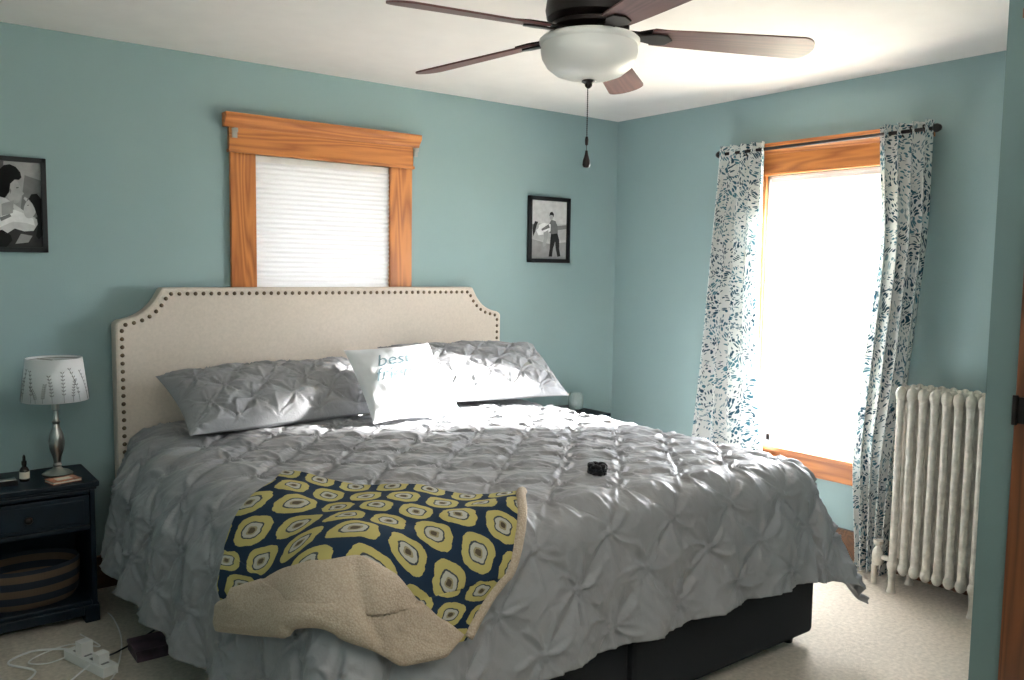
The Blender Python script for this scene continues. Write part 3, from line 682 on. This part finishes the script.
# ------------------------------------------------------------------ ceiling fan
FAN=empty('ceiling_fan'); FX,FY=-2.075,-1.99; BZ=2.232; FR=.73
b=MB()
b.lathe([(.0,2.44),(.08,2.44),(.085,2.42),(.07,2.395),(.05,2.385),(.05,2.37),(.11,2.36),(.14,2.335),(.145,2.30),(.14,2.275),(.115,2.262),(.128,2.255),(.128,2.243),(.11,2.235),(.07,2.23),(.07,2.22),(.13,2.214),(.135,2.20),(.0,2.195)],'bronze',c=(FX,FY,0),seg=48)
b.obj('motor_housing',smooth=True,parent=FAN,angle=35)
b=MB()
b.lathe([(.135,2.212),(.155,2.214),(.163,2.207),(.163,2.197),(.156,2.19),(.158,2.17),(.154,2.15),(.138,2.122),(.11,2.100),(.07,2.086),(.03,2.081),(0,2.08)],'glassbowl',c=(FX,FY,0),seg=56,cap=False)
b.obj('glass_bowl',smooth=True,parent=FAN,angle=50)
b=MB()
b.lathe([(.0,2.084),(.02,2.082),(.024,2.076),(.013,2.069),(.012,2.062),(.006,2.056),(.0,2.054)],'bronze',c=(FX,FY,0),seg=20)
qx,qy=FX-.012,FY-.01
z=2.06
while z>1.88: b.ell((qx,qy,z),(.0024,.0024,.003),'bronze',6,4); z-=.0065
b.tube([(qx,qy,2.07),(qx,qy,1.84)],.001,'bronze',seg=5)
b.lathe([(0,1.855),(.004,1.853),(.006,1.84),(.012,1.82),(.013,1.807),(.009,1.799),(0,1.797)],'bronze',c=(qx,qy,0),seg=14)
b.lathe([(0,1.90),(.004,1.898),(.006,1.888),(.005,1.872),(0,1.868)],'bronze',c=(qx,qy,0),seg=10)
b.obj('pull_chain',smooth=True,parent=FAN)
for k in range(5):
    ang=math.radians(35+72*k)
    Mb=Matrix.Translation((FX,FY,BZ))@Matrix.Rotation(ang,4,'Z')@Matrix.Rotation(math.radians(3.2),4,'Y')@Matrix.Rotation(math.radians(-12),4,'X')
    b=MB(); outl=[]
    for t in np.linspace(0,1,14): outl.append((.20+(FR-.20-.05)*t,-(.048+.022*t**.8)))
    for t in np.linspace(-pi/2,pi/2,13)[1:-1]: outl.append((FR-.05+.05*math.cos(t),.07*math.sin(t)))
    for t in np.linspace(1,0,14): outl.append((.20+(FR-.20-.05)*t,(.048+.022*t**.8)))
    v=[];n=len(outl)
    for h in (-.003,.003): v+=[(p[0],p[1],h) for p in outl]
    b.add(v,[tuple(reversed(range(n))),tuple(range(n,2*n))]+[(i,(i+1)%n,(i+1)%n+n,i+n) for i in range(n)],'blade')
    o=b.obj('blade_%d'%(k+1),parent=FAN); o.matrix_local=Mb
    b=MB(); b.prism([(.09,-.02),(.16,-.018),(.21,-.045),(.27,-.04),(.30,0),(.27,.04),(.21,.045),(.16,.018),(.09,.02)],'bronze',2,.003,.009)
    b.prism([(.09,-.02),(.16,-.018),(.21,-.035),(.25,-.03),(.27,0),(.25,.03),(.21,.035),(.16,.018),(.09,.02)],'bronze',2,-.009,-.003)
    o=b.obj('blade_iron_%d'%(k+1),parent=FAN,bevel=.002); o.matrix_local=Mb
# ------------------------------------------------------------------ light
sc=bpy.context.scene
w=bpy.data.worlds.new('World'); sc.world=w; w.use_nodes=True
bg=w.node_tree.nodes['Background']; bg.inputs[0].default_value=(.95,.975,1,1); bg.inputs[1].default_value=46
def area(name,loc,rot,sx,sy,e,col=(1,1,1),portal=False):
    l=bpy.data.lights.new(name,'AREA'); l.shape='RECTANGLE'; l.size=sx; l.size_y=sy; l.energy=e; l.color=col
    if portal:
        try: l.cycles.is_portal=True
        except Exception: pass
    o=bpy.data.objects.new(name,l); COL.objects.link(o); o.location=loc; o.rotation_euler=rot; return o
area('window_portal',(.155,(W2[0]+W2[1])/2,(W2[2]+W2[3])/2),(0,math.radians(90),0),W2[3]-W2[2],W2[1]-W2[0],1,portal=True)
area('bounce_fill_light',(-3.0,-4.3,1.6),(math.radians(180),0,0),1.0,.8,62,(1,.93,.87))  # added fill behind the camera, aimed up to bounce off the ceiling
sl=bpy.data.lights.new('sun','SUN'); sl.energy=190; sl.angle=math.radians(9); sl.color=(1,.97,.93)
so=bpy.data.objects.new('sun',sl); COL.objects.link(so)
so.rotation_euler=Vector((-1,.47,-.46)).to_track_quat('-Z','Y').to_euler(); so.location=(4,-4,4)
sc.view_settings.view_transform='Standard'; sc.view_settings.exposure=.05
